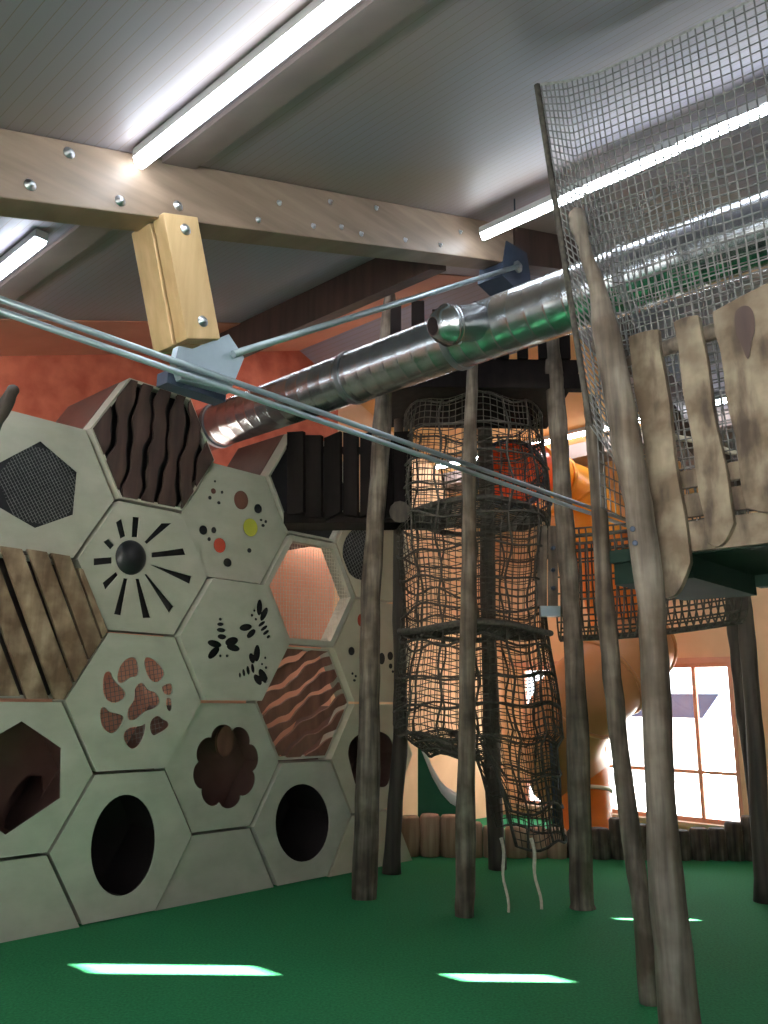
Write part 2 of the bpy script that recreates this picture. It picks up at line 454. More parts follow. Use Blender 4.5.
beam = rafter(UL, 5.22, DT, DT + .2, .34).build('timber_beam', 'glulam', None, 'long glued timber roof beam with bolts crossing the upper left', 'beam', bevel=.006)
ndir = NA * -1
bolts = [(1.466, 4.075), (1.307, 3.823), (2.062, 4.089), (1.74, 3.958), (2.583, 4.255), (3.003, 4.414), (2.73, 4.437), (3.138, 4.647), (3.24, 4.518), (3.421, 4.552), (3.56, 4.81), (3.856, 4.706), (4.244, 4.841), (4.488, 5.06)]
for i, (u, z) in enumerate(bolts):
    k = 1.0 if i < 4 else .62
    MB().lathe(W(u, DT, z), ndir, [(0, .028 * k), (.004, .028 * k), (.005, .014 * k), (.018, .013 * k), (.02, .006 * k)], 12).build('bolt', 'bolt', beam)
rafter(9.6, UR, DT, DT + .2, .3)
b2 = MB(); o = W(6.2, DT, bz(6.2) - .34); b2.box(o, W(UR, DT, bz(UR) - .34) - o, NA * .2, ZA * .34)
b2.box(W(5.24, DT, bz(5.24) - .34), W(6.2, DT, bz(6.2) - .34) - W(5.24, DT, bz(5.24) - .34), NA * .2, ZA * .34)
b2.build('timber_beam', 'dark_board', None, 'dark timber roof beam over the far side, beyond the bolted plate', 'beam')
# strut, perpendicular to the beam, two timbers
st = thing('roof_strut', W(2.25, DT, 3.3), 'short golden timber strut hanging down from the roof beam', 'strut')
sd = (W(2.245, 0, 3.34) - W(2.055, 0, 3.97)).normalized(); sx = UA * .203 + ZA * .07
top = W(1.957, DT - .04, 3.985); L = .655
MB().box(top, sd * L, sx, NA * .1).build('front_timber', 'strut', st, bevel=.006)
MB().box(top + NA * .115 - sx * .04, sd * L, sx, NA * .18).build('rear_timber', 'strut', st, bevel=.006)
for t in (.12, .86):
    MB().lathe(top + sd * L * t + sx * .55 , ndir, [(0, .03), (.005, .03), (.006, .015), (.02, .014), (.022, .006)], 14).build('bolt', 'bolt', st)
# steel node plate, tie rods
nd = thing('steel_node_plate', W(2.3, DT, 3.15), 'grey blue steel plate joining the strut foot to the tie rods', 'steel plate')
pl = [(2.105, 3.235), (2.15, 3.15), (2.45, 3.165), (2.53, 3.39), (2.42, 3.49), (2.2, 3.33), (2.12, 3.32)]
MB().plate(pl, [], lambda u, z: W(u, DT - .01, z), NA * .05).build('gusset', 'steel', nd)
MB().ubox(2.1, 2.46, DT + .04, DT + .14, 3.13, 3.2).build('rod_bracket', 'dark_steel', nd)
for dz, nm in ((0, 'upper of the two parallel steel tie rods crossing the hall'), (-.052, 'lower of the two parallel steel tie rods crossing the hall')):
    t = MB().tube([W(-.7, DT - .03, 3.222 + dz), W(9.3, DT - .03, 3.222 + dz)], .0165, 10)
    t.build('tie_rod', 'steel', None, nm, 'tie rod')
MB().tube([W(2.44, DT - .03, 3.375), W(5.25, DT - .03, 5.09)], .021, 10).build('tie_rod', 'steel', None, 'single steel tie rod rising from the plate to the far beam end', 'tie rod')
ep = thing('beam_end_plate', W(5.2, DT, 4.95), 'dark blue steel end plate where the single rod meets the beam', 'steel plate')
MB().plate([(5.02, 4.92), (5.3, 4.86), (5.46, 5.0), (5.4, 5.28), (5.1, 5.26)], [], lambda u, z: W(u, DT - .012, z), NA * .24).build('plate', 'dark_steel', ep)
MB().lathe(W(5.24, DT - .012, 5.08), ndir, [(0, .05), (.02, .05), (.022, .02), (.04, .02)], 14).build('pin', 'bolt', ep)

# strip lights on the ceiling
def strip(u, n0, n1, label, h=.075, w=.075, drop=0):
    z = min(ceil_z(u - w / 2), ceil_z(u + w / 2)) - .003 - drop
    t = thing('strip_light', W(u, (n0 + n1) / 2, z - h - .05), label, 'strip light', 'ceiling strip lights')
    MB().ubox(u - w / 2, u + w / 2, n0, n1, z - .05, z - .0).build('housing', 'housing', t)
    if drop:
        for n in (n0 + .4, (n0 + n1) / 2, n1 - .3): MB().tube([W(u, n, z - .01), W(u, n, z + drop)], .006, 6).build('hanger', 'dark_steel', t)
    b = MB(); k = 8; rings = []
    for n in (n0 + .01, n1 - .01):
        rings.append([W(u + w * .48 * math.cos(PI + PI * i / k), n, z - .05 + h * .6 * math.sin(PI + PI * i / k)) for i in range(k + 1)])
    b.quad_strip(rings, True); b.build('tube', 'lamp', t)
    return t


strip(1.80, -1.2, 3.36, 'long white strip light running up to the bolted timber beam, top left')
strip(1.80, 4.42, 7.1, 'white strip light behind the beam at the left edge')
lu, lz = on_n(482, 238, 3.3).dot(UA), on_n(482, 238, 3.3).z
strip(lu, -1.5, 3.3, 'white strip light seen partly through the grey net, upper right', drop=ceil_z(lu) - .09 - lz)
strip(4.80, 3.75, 7.1, 'added unseen strip light tucked behind the deep dark purlin over the climbing wall', .06, .06)  # lamp added out of view to light the corridor wall and ceiling
wl = thing('wall_light', W(5.6, NB, 3.5), 'long added unseen lamp on the orange wall that lights the open net hexagon from above', 'added light')  # added where the panels hide it, to brighten the wall behind them
MB().ubox(3.7, 7.5, NB - .07, NB - .004, 3.53, 3.58).build('housing', 'housing', wl)
MB().tube([W(3.72, NB - .05, 3.505), W(7.48, NB - .05, 3.505)], .022, 10).build('tube', 'lamp_added', wl)
strip(8.75, 2.0, 3.36, 'far strip light glimpsed between the pale rail planks of the platform')
strip(8.75, 3.64, 7.1, 'far strip light glimpsed behind the dark posts and net tower')

# ventilation duct
DU, DZ, DR = 4.75, 4.335, .225
dc = thing('ventilation_duct', W(DU, 4, DZ - DR), 'large round galvanised ventilation duct crossing under the roof', 'duct')
prof = []
n = -1.0
body = MB(); rings = []; k = 32
def ring_at(nn, r): return [W(DU + r * math.cos(2 * PI * i / k), nn, DZ + r * math.sin(2 * PI * i / k)) for i in range(k)]
while n < NB:
    rings += [ring_at(n, DR), ring_at(n + .125, DR), ring_at(n + .13, DR + .0012), ring_at(n + .14, DR + .0012), ring_at(n + .145, DR)]; n += .15
body.quad_strip(rings, True, True); body.build('duct_pipe', 'duct', dc)
for nn in (.6, 2.15, 3.6, 4.75, 6.7):
    MB().quad_strip([ring_at(nn, DR), ring_at(nn, DR + .014), ring_at(nn + .05, DR + .014), ring_at(nn + .05, DR)], True, False).build('duct_joint', 'duct_ring', dc)
# branch with a nozzle pointing to the left of the picture
bd = Vector((-1, -.55, -.36)).normalized()
bc = on_u(486, 322, DU - .10)
MB().lathe(bc, bd, [(-.1, .135), (.30, .135), (.305, .145), (.335, .145), (.34, .135), (.36, .135)], 28).build('branch_pipe', 'duct', dc)
MB().lathe(bc + bd * .34, bd, [(0, .150), (.03, .155), (.035, .142), (.10, .12), (.155, .07), (.155, .062), (.06, .06), (.05, .0)], 28).build('nozzle', 'duct', dc)
MB().lathe(bc + bd * .494, bd, [(0, .062), (.003, .062)], 20).build('nozzle_mouth', 'black', dc)
MB().lathe(bc + bd * .25 - ZA * .115, -ZA, [(0, .012), (.025, .018), (.04, .01)], 10).build('damper_knob', 'bolt', dc)

# ------------------------------------------------------------------ honeycomb climbing wall
HS, U00, N0 = .6, 3.51, 5.85
HXO = [(HS * math.cos(PI / 3 * k), HS * math.sin(PI / 3 * k)) for k in range(6)]
TOPV = [1, 2]


def hexagon(c, z, sc=1.0, half=False):
    p = [(U00 + .9 * c + a * sc, z + b * sc) for a, b in HXO]
    if half: p = clip(p, [(-20, .0), (20, .0), (20, 20), (-20, 20)])
    return p


def pxs(lst, n): return [uz(x, y, n) for x, y in lst]


def z5(l): return [(x / 2.56, 370 + y / 2.56) for x, y in l]
def z6(l): return [(150 + x / 2.56, 400 + y / 2.56) for x, y in l]
def z7(l): return [(x / 2.56, 620 + y / 2.56) for x, y in l]
def z8(l): return [(200 + x / 3.072, 600 + y / 3.072) for x, y in l]


def panel(c, z, off, label, holes=(), half=False, box=0, backing=None, m='ply', name='honeycomb_panel', plate=True, th=.012):
    n = N0 - off
    outer = hexagon(c, z, .977, half)
    t = thing(name, W(U00 + .9 * c, n, max(0, z - .52)), label, 'climbing wall panel', 'hexagonal panels of the climbing wall')
    fn = lambda u, zz: W(u, n, zz)
    if plate: MB().plate(outer, holes, fn, NA * th).build('face_board', m, t)
    inner = hexagon(c, z, .93, half)
    if half: inner = [(a, max(b, .0)) for a, b in inner]
    MB().plate(outer, [inner], lambda u, zz: W(u, n + th, zz), NA * (.18 + off)).build('edge_frame', m, t)
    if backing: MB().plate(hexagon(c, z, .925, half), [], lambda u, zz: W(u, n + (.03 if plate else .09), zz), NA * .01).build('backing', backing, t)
    if box:
        b = MB(); nn = N0 + .16
        o2 = hexagon(c, z, .985); i2 = hexagon(c, z, .94)
        b.plate(o2, [i2], lambda u, zz: W(u, nn, zz), NA * box)
        b.plate(o2, [], lambda u, zz: W(u, nn + box, zz), NA * .03)
        b.build('box_shell', box_m[0], t)
    return t, n


box_m = ['tunnel']


def discs(t, n, items, fn_px):
    for (x, y, rx, ry, m) in items:
        c_ = uz(*fn_px([(x, y)])[0], n)
        ex = uz(*fn_px([(x + rx, y)])[0], n)[0] - c_[0]; ey = c_[1] - uz(*fn_px([(x, y + ry)])[0], n)[1]
        MB().plate(ell(c_[0], c_[1], abs(ex), abs(ey), 0, 20), [], lambda u, zz: W(u, n - .004, zz), NA * .012).build('dot', m, t)


def net_behind(t, poly, n, m, cell, rot=0, r=.0028, name='wire_mesh'):
    us = [p[0] for p in poly]; zs = [p[1] for p in poly]
    cu, cz = (min(us) + max(us)) / 2, (min(zs) + max(zs)) / 2
    R = math.hypot(max(us) - min(us), max(zs) - min(zs)) / 2 + cell
    b = MB(); k = int(R / cell)
    c_, s_ = math.cos(rot), math.sin(rot)
    ccw = poly if sum((poly[i][0] * poly[(i + 1) % len(poly)][1] - poly[(i + 1) % len(poly)][0] * poly[i][1]) for i in range(len(poly))) > 0 else poly[::-1]
    for i in range(-k, k + 1):
        for d in (0, 1):
            o_ = i * cell
            p = [(o_, -R), (o_ + r * 2, -R), (o_ + r * 2, R), (o_, R)] if d == 0 else [(-R, o_), (R, o_), (R, o_ + r * 2), (-R, o_ + r * 2)]
            p = [(cu + x * c_ - y * s_, cz + x * s_ + y * c_) for x, y in p]
            q_ = clip(p, ccw)
            if len(q_) > 2: b.plate(q_, [], lambda u, zz: W(u, n, zz), NA * .004)
    return b.build(name, m, t)


def scale_poly(poly, k):
    cu = sum(p[0] for p in poly) / len(poly); cz = sum(p[1] for p in poly) / len(poly)
    return [(cu + (p[0] - cu) * k, cz + (p[1] - cz) * k) for p in poly]


AZ = [S3 / 2 * HS + i * S3 * HS for i in range(4)]
BZ = [i * S3 * HS for i in range(4)]

# column at the left edge
off = -.035
mh = pxs([(41, 441), (77.3, 472), (73.4, 514.5), (35, 528), (-3, 506), (-1, 463)], N0 - off)
t, n = panel(-1, BZ[3], off, 'pale panel with a hexagonal black mesh window, upper left edge', [mh], box=.6, backing='black')
net_behind(t, hexagon(-1, BZ[3], .55), n + .016, 'net_grey', .024, .6, .0010)
# brown planks panel
t, n = panel(-1, BZ[2], -.05, 'panel of slanting weathered brown planks at the left edge', name='plank_honeycomb', plate=False)
hx = hexagon(-1, BZ[2], .985); hxl = [(p[0], p[1] + (.03 if p[1] > BZ[2] + .1 else 0)) for p in hx]
tops = [(-58, -38, 538), (-29, -9, 541), (1, 22, 546), (28, 47, 549), (52, 70, 553), (78, 90, 568)]
for (x0, x1, y) in tops:
    quad = pxs([(x0, y), (x1, y + 3), (x1 + 58, y + 158), (x0 + 56, y + 158)], N0 - .03)
    pp = clip(quad[::-1], hxl)
    if len(pp) > 2: MB().plate(pp, [], lambda u, zz: W(u, N0 - .03, zz), NA * .035).build('plank', 'plank', t)
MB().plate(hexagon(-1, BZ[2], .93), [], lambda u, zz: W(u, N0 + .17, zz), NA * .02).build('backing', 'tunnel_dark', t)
hh = pxs([(22, 721), (61.3, 748), (60.5, 798), (6, 835), (-33, 808), (-28, 750)], N0)
box_m[0] = 'tunnel'
t, n = panel(-1, BZ[1], .0, 'pale panel with a hexagonal crawl hole, lower left edge', [hh])
def crawl_box(t, c, z, depth, hole_px, m='tunnel', zoomf=lambda l: l):
    b = MB(); o2, i2 = hexagon(c, z, .93), hexagon(c, z, .9)
    b.plate(o2, [i2], lambda u, zz: W(u, N0 + .07, zz), NA * depth)
    b.plate(o2, [], lambda u, zz: W(u, N0 + .04 + depth, zz), NA * .02)
    b.build('crawl_tunnel', m, t)
    if hole_px:
        hole = pxs(zoomf(hole_px), N0 + .45)
        MB().plate(hexagon(c, z, .9), [hole], lambda u, zz: W(u, N0 + .45, zz), NA * .02).build('inner_wall', 'tunnel', t)
crawl_box(t, -1, BZ[1], .75, [(8, 800), (26, 776), (42, 776), (44, 792), (30, 818), (14, 833), (4, 828)])
panel(-1, BZ[0], .0, 'plain cut-off half panel on the floor at the left edge', half=True)

# striped, sun, leaf and oval column
t, n = panel(0, AZ[3], .02, 'dark brown panel of upright wavy boards, topmost of the wall', name='plank_honeycomb', plate=False, box=.85, backing='black')
def wavy(t, c, z, n, count, ang, amp, gap, m, seed, sc=.95, name='wavy_board', th=.025):
    rnd = random.Random(seed); R = HS; w = 2 * R * .96 / count
    ca, sa = math.cos(ang), math.sin(ang)
    def edge(i):
        ph = rnd.uniform(0, 6.28); f = rnd.uniform(.8, 1.15) * 7
        return [(-R * .96 + i * w + amp * math.sin(f * y / R * .9 + ph) + amp * .5 * math.sin(2.3 * f * y / R + ph * 2), y) for y in [R * (-1.05 + 2.1 * k / 30) for k in range(31)]]
    es = [edge(i) for i in range(count + 1)]
    for i in range(count):
        a = [(x + gap / 2 * (1 + .6 * math.sin(y * 9 + i)), y) for x, y in es[i]]; b = [(x - gap / 2, y) for x, y in es[i + 1]]
        if i == 0: a = [(x - .1, y) for x, y in a]
        if i == count - 1: b = [(x + .1, y) for x, y in b]
        p = [(U00 + .9 * c + x * ca - y * sa, z + x * sa + y * ca) for x, y in a + b[::-1]]
        cw = clip(p[::-1], hexagon(c, z, sc))
        if len(cw) > 2: MB().plate(cw, [], lambda u, zz: W(u, n, zz), NA * th).build(name, m, t)
wavy(t, 0, AZ[3], n, 7, math.radians(-4), .02, .05, 'dark_board', 3)

n = N0
RAYS = [[(340, 375), (357, 377), (352, 428), (337, 428)], [(297, 390), (312, 380), (322, 425), (308, 432)], [(265, 440), (278, 432), (293, 448), (283, 460)],
        [(240, 482), (287, 479), (287, 495), (240, 500)], [(298, 516), (303, 525), (270, 563), (263, 545)], [(317, 532), (327, 534), (310, 628), (292, 625)],
        [(347, 534), (357, 534), (386, 634), (366, 635)], [(370, 523), (376, 522), (445, 605), (433, 622)], [(384, 498), (392, 499), (491, 528), (486, 548)],
        [(388, 468), (470, 456), (476, 473), (388, 480)], [(370, 440), (414, 392), (440, 392), (376, 446)]]
cc = uz(*z5([(335, 480)])[0], n)
ex = uz(*z5([(373, 480)])[0], n)[0] - cc[0]; ey = cc[1] - uz(*z5([(335, 524)])[0], n)[1]
t, n = panel(0, AZ[2], .0, 'pale panel with a cut-out sun of black rays round a dome', [pxs(z5(r_), n) for r_ in RAYS] + [ell(cc[0], cc[1], ex, ey)], backing='black')
dm = MB(); rings = []
for i in range(7):
    a = PI / 2 * i / 6
    rings.append([W(cc[0] + (ex + .006) * math.cos(a) * math.cos(2 * PI * k / 28), n + .012 - .075 * math.sin(a), cc[1] + (ey + .006) * math.cos(a) * math.sin(2 * PI * k / 28)) for k in range(28)])
dm.quad_strip(rings, True, True); dm.build('dome', 'black', t, label='glossy black dome')

LEAF = [[(300, 140), (310, 112), (330, 95), (350, 97), (357, 125), (352, 145), (335, 145), (318, 160), (302, 162)],
        [(265, 135), (285, 130), (290, 155), (322, 180), (320, 200), (295, 215), (272, 205), (262, 180)],
        [(345, 170), (365, 157), (378, 180), (402, 185), (412, 210), (395, 228), (372, 232), (345, 258), (325, 255), (328, 225), (345, 205)],
        [(255, 225), (270, 222), (280, 237), (315, 242), (318, 258), (300, 285), (280, 292), (258, 270)],
        [(370, 95), (390, 97), (415, 120), (424, 140), (402, 163), (380, 150), (370, 120)],
        [(412, 170), (438, 160), (443, 175), (440, 193), (420, 190)], [(424, 198), (440, 200), (440, 235), (428, 232)],
        [(316, 290), (330, 275), (362, 272), (374, 262), (372, 290), (355, 325), (335, 332), (318, 310)],
        [(387, 255), (405, 243), (418, 255), (432, 260), (432, 275), (408, 290), (390, 298), (383, 275)]]
def smooth(poly, it=2):
    for _ in range(it):
        o_ = []
        for i in range(len(poly)):
            p, q_ = poly[i], poly[(i + 1) % len(poly)]
            o_ += [(p[0] * .75 + q_[0] * .25, p[1] * .75 + q_[1] * .25), (p[0] * .25 + q_[0] * .75, p[1] * .25 + q_[1] * .75)]
        poly = o_
    return poly
t, n = panel(0, AZ[1], .015, 'pale panel with leaf-shaped openings in a ring, net behind', [pxs(z7(smooth(l)), N0 - .015) for l in LEAF])
net_behind(t, hexagon(0, AZ[1], .6), n + .016, 'net_grey', .035, .2, .0014)
ov = pxs([(123.2 + 32 * math.cos(a) * math.cos(.12) + 51 * math.sin(a) * math.sin(.12), 845.4 - 51 * math.sin(a) * math.cos(.12) + 32 * math.cos(a) * math.sin(.12)) for a in [2 * PI * k / 40 for k in range(40)]], N0)
t, n = panel(0, AZ[0], .0, 'pale panel with a tall oval crawl hole, nearest on the floor', [ov])
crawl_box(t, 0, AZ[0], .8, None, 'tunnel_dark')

# dots, bees, flower and half column
t, n = panel(1, BZ[3], -.035, 'pale panel with scattered round dots in black, red and yellow', box=.85)
DOTS = [(617, 333, 18, 24, 'acryl_brown'), (660, 355, 9, 12, 'black'), (641, 403, 18, 23, 'acryl_yellow'), (562, 449, 15, 19, 'acryl_red'), (520, 410, 10, 12, 'black'), (547, 410, 6, 8, 'black'),
        (535, 433, 4, 5, 'black'), (582, 493, 10, 11, 'black'), (638, 462, 5, 6, 'black'), (546, 310, 6, 7, 'acryl_brown'), (550, 285, 2.5, 3, 'black'), (537, 327, 4, 5, 'black'), (560, 340, 4, 4, 'black'),
        (568, 313, 3, 4, 'black'), (680, 388, 3, 4, 'black'), (673, 398, 4, 4, 'black'), (668, 384, 3, 3, 'black')]
discs(t, n, DOTS, z5)
BEE = [(181, 561, 5, 4, 0), (181, 574, 9, 5, 0), (183, 589, 12, 6, .1), (185, 606, 12, 7, .1), (166, 624, 19, 9, .25), (164, 647, 20, 10, -.8), (210, 618, 18, 11, -.3), (214, 634, 18, 9, .25), (181, 655, 4, 4, 0), (198, 655, 4, 4, 0),
       (281, 531, 8, 21, .05), (293, 548, 8, 19, .45), (246, 582, 17, 9, -.15), (260, 598, 15, 8, -.75), (287, 573, 11, 4.5, -.6), (293, 584, 11, 4.5, -.6), (298, 595, 10, 4.5, -.6), (304, 606, 6, 4, -.6), (262, 551, 4, 4, 0), (268, 539, 3.5, 3.5, 0), (272, 561, 4, 3.5, 0),
       (275, 648, 9, 22, .05), (262, 661, 8, 14, -.3), (291, 707, 10, 21, -.5), (277, 716, 9, 16, -.6), (264, 687, 5, 13, -.15), (252, 692, 5, 12, -.15), (241, 698, 4.5, 10, -.15), (231, 704, 3.5, 7, 0), (296, 660, 3.5, 4, 0), (298, 685, 4, 4, 0), (288, 676, 3.5, 3.5, 0)]
holes = [pxs(z6(ell(x, y, rx, ry, r_, 16)), N0 - .06) for x, y, rx, ry, r_ in BEE]
t, n = panel(1, BZ[2], .06, 'pale panel with three cut-out black bees', holes, backing='black')
fl = []
for k in range(96):
    a = 2 * PI * k / 96
    r_ = .82 + .18 * math.sqrt(abs(math.sin(a * 4 + .5)))
    fl.append((226 + 33 * r_ * math.cos(a) + 3 * math.sin(a), 766.5 - 43 * r_ * math.sin(a)))
t, n = panel(1, BZ[1], -.03, 'pale panel with a flower-shaped crawl hole below the bees', [pxs(fl, N0 + .03)])
crawl_box(t, 1, BZ[1], .75, [(228, 800), (232, 782), (244, 770), (255, 768), (258, 778), (250, 795), (238, 806)])
tp = MB(); tc_ = uz(222, 741, N0 + .25)
tp.plate(ell(tc_[0], tc_[1], .09, .13), [], lambda u, zz: W(u, N0 + .2, zz), NA * .03)
tp.build('inner_step', 'slat_red', t)
panel(1, BZ[0], -.03, 'plain half panel on the floor between the two oval crawl holes', half=True)

# dark planks, pink net, slats, oval column
t, n = panel(2, AZ[3], .0, 'dark panel behind the plank balcony at the top of the wall', plate=False, box=.7, backing='black', name='honeycomb_panel')
t, n = panel(2, AZ[2], .0, 'open hexagon with a net in front of the orange wall', plate=False, name='honeycomb_panel')
MB().plate(hexagon(2, AZ[2], .985), [hexagon(2, AZ[2], .88)], lambda u, zz: W(u, N0, zz), NA * .04).build('rim', 'ply', t)
net_behind(t, hexagon(2, AZ[2], .9), N0 + .05, 'rope_pale', .035, .05, .0014, 'netting')
t, n = panel(2, AZ[1], -.05, 'reddish brown panel of slanting wavy slats with light between', name='slat_honeycomb', plate=False)
wavy(t, 2, AZ[1], N0 + .06, 8, math.radians(-62), .016, .048, 'slat_red', 11, .94, 'slat')
ov = pxs([(302.5 + 27 * math.cos(a), 823 - 39 * math.sin(a)) for a in [2 * PI * k / 40 for k in range(40)]], N0)
t, n = panel(2, AZ[0], .0, 'pale panel with an oval crawl hole beside the tall log post', [ov])
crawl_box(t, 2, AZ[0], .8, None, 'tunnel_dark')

# last column, by the log post
def cutr(c, z, half=False):
    return hexagon(c, z, .992, half)
nh = pxs([(362.5 + 20 * math.cos(a), 553 - 27 * math.sin(a)) for a in [2 * PI * k / 30 for k in range(30)]], N0)
t, n = panel(3, BZ[3], .0, 'warm-lit panel with a round black mesh window behind the log post', [nh], backing='black', m='ply_warm_lit')
net_behind(t, scale_poly(nh, 1.1), n + .016, 'net_grey', .035, .6, .002)
t, n = panel(3, BZ[2], .0, 'warm-lit panel with a few black dots behind the log post', m='ply_warm_lit')
discs(t, n, [(465, 157, 9, 13, 'black'), (584, 172, 8, 13, 'black'), (558, 180, 9, 18, 'black'), (585, 203, 5, 8, 'black'), (592, 220, 3, 4, 'black'), (600, 220, 3, 4, 'black'), (468, 226, 3, 4, 'black'), (478, 234, 3, 4, 'black'), (474, 247, 4, 4, 'black'), (493, 62, 9, 19, 'acryl_red')], z8)
go = smooth([(453, 470), (463, 430), (500, 405), (550, 400), (587, 420), (599, 465), (587, 510), (585, 560), (565, 580), (520, 560), (480, 577), (470, 540), (460, 500)], 2)
t, n = panel(3, BZ[1], .0, 'warm-lit panel with a gourd-shaped crawl hole behind the log post', [pxs(z8(go), N0)], m='ply_warm_lit')
crawl_box(t, 3, BZ[1], .7, None)
panel(3, BZ[0], .0, 'plain half panel on the floor behind the log post', half=True, m='ply_warm_lit')


# ------------------------------------------------------------------ log posts
def post(pts, m, label, name='log_post', seed=1, sides=14, knots=3, cap=True, tip=1.0):
    """pts: (px, py, Y, radius) from the floor up"""
    rnd = random.Random(seed)
    P = [at(x, y, Y) for x, y, Y, r_ in pts]; R = [r_ for *_, r_ in pts]
    P[0].z = 0.0
    path, rad = [], []
    for i in range(len(P) - 1):
        k = 5
        for j in range(k):
            t_ = j / k
            a = P[max(i - 1, 0)]; b = P[i]; c_ = P[i + 1]; d = P[min(i + 2, len(P) - 1)]
            pos = .5 * ((2 * b) + (c_ - a) * t_ + (2 * a - 5 * b + 4 * c_ - d) * t_ ** 2 + (3 * b - a - 3 * c_ + d) * t_ ** 3)
            path.append(pos); rad.append(R[i] + (R[i + 1] - R[i]) * t_)
    path.append(P[-1]); rad.append(R[-1])
    rings = []
    ph = [rnd.uniform(0, 6.28) for _ in range(4)]
    for i, p in enumerate(path):
        t_ = i / (len(path) - 1)
        r_ = rad[i] * (1 + .05 * math.sin(t_ * 23 + ph[0]) + .03 * math.sin(t_ * 51 + ph[1]))
        w = .004 if 0 < i < len(path) - 1 else 0
        q_ = p + Vector((rnd.uniform(-w, w), rnd.uniform(-w, w), 0))
        rings.append([q_ + Vector((math.cos(2 * PI * k / sides), math.sin(2 * PI * k / sides), 0)) * r_ * (1 + .05 * math.sin(3 * 2 * PI * k / sides + ph[2] + t_ * 4)) for k in range(sides)])
    b = MB()
    top = path[-1]; rt = rad[-1]
    for h, f in ((.35, .93), (.62, .75), (.8, .4)):
        rings.append([top + ZA * rt * h + Vector((math.cos(2 * PI * k / sides), math.sin(2 * PI * k / sides), 0)) * rt * f for k in range(sides)])
    b.quad_strip(rings, True, True)
    return b.build(name, m, None, label, 'post')


p5 = post([(690, 1118, 3.64, .081), (676, 980, 3.63, .077), (664, 850, 3.62, .069), (657, 724, 3.61, .061), (651, 610, 3.6, .057), (640, 520, 3.6, .067), (625, 440, 3.6, .07), (607, 340, 3.6, .061), (597, 290, 3.6, .042), (584, 246, 3.58, .030), (580, 228, 3.58, .040), (577, 216, 3.58, .042)], 'post_grey', 'tall pale grey log post in the foreground, leaning, with a knobbed top', seed=2)
p4 = post([(650, 1003, 4.93, .056), (640, 900, 4.95, .056), (631, 840, 5, .053), (617, 724, 5.02, .056), (606, 610, 5.05, .054), (600, 520, 5.05, .052), (594, 430, 5.05, .052), (590, 400, 5.05, .045)], 'post', 'slim leaning log post just left of the foreground post', seed=3)
post([(582, 908, 7.03, .097), (581, 880, 7.03, .096), (577, 724, 7.03, .086), (571, 600, 7.05, .078), (567, 550, 7.05, .08), (560, 450, 7.05, .085), (555, 380, 7.05, .08), (552, 340, 7.05, .07)], 'post', 'log post right of the net tower, in front of the orange slide', seed=4)
post([(465, 916, 6.74, .077), (466, 840, 6.74, .076), (467, 700, 6.74, .068), (469, 560, 6.74, .063), (469, 470, 6.74, .058), (472, 375, 6.74, .05), (473, 350, 6.74, .045)], 'post', 'straight log post standing in front of the net tower', seed=5)
post([(364, 898, 7.29, .11), (367, 820, 7.29, .1), (370, 700, 7.29, .095), (371, 600, 7.29, .085), (376, 520, 7.29, .085), (381, 450, 7.29, .085), (384, 390, 7.29, .08), (388, 320, 7.29, .07), (390, 295, 7.29, .05)], 'post', 'thick log post in front of the last warm-lit panels of the climbing wall', seed=6)
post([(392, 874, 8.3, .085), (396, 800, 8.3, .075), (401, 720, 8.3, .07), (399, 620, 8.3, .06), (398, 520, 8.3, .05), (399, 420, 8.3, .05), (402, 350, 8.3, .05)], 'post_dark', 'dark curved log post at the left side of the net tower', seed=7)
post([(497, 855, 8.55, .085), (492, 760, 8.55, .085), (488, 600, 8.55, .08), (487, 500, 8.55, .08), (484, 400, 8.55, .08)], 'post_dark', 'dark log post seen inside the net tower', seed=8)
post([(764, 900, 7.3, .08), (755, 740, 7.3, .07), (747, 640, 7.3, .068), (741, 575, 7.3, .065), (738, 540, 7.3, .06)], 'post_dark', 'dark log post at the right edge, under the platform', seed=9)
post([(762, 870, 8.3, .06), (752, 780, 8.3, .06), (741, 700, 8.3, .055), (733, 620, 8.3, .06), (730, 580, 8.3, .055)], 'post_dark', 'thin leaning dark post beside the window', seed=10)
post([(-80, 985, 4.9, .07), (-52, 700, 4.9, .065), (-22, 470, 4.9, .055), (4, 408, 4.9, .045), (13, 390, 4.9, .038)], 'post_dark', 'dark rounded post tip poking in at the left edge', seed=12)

# bolt heads on the foreground post
pk = on_floor(100, 1000)
for (x, y) in ((632.5, 529), (635, 543)):
    pp = at(x, y, 3.532)
    MB().lathe(pp, (CAM - pp), [(-.012, .013), (.0, .013), (.003, .009)], 10).build('bolt', 'dark_steel', p5)

# ------------------------------------------------------------------ raised platform with plank railing, right
pf = thing('raised_platform', W(4, .6, 2.2), 'raised wooden play platform with a pale plank railing, right', 'platform')
MB().ubox(3.56, 4.46, -.8, 1.83, 2.23, 2.29).build('deck', 'deck_green', pf)
MB().ubox(3.6, 4.4, 1.45, 1.83, 2.13, 2.23).build('end_beam', 'deck_green', pf)
MB().ubox(3.53, 3.57, -.8, 1.66, 2.235, 2.37).build('fascia', 'rail_plank', pf)
MB().ubox(3.545, 3.575, -.8, 1.66, 2.395, 2.50).build('kick_board', 'rail_plank', pf)
MB().ubox(3.545, 3.575, -.8, 1.66, 2.53, 2.61).build('kick_board', 'rail_plank', pf)
MB().ubox(4.36, 4.44, -.8, 1.44, 2.17, 2.23).build('joist', 'deck_green', pf)
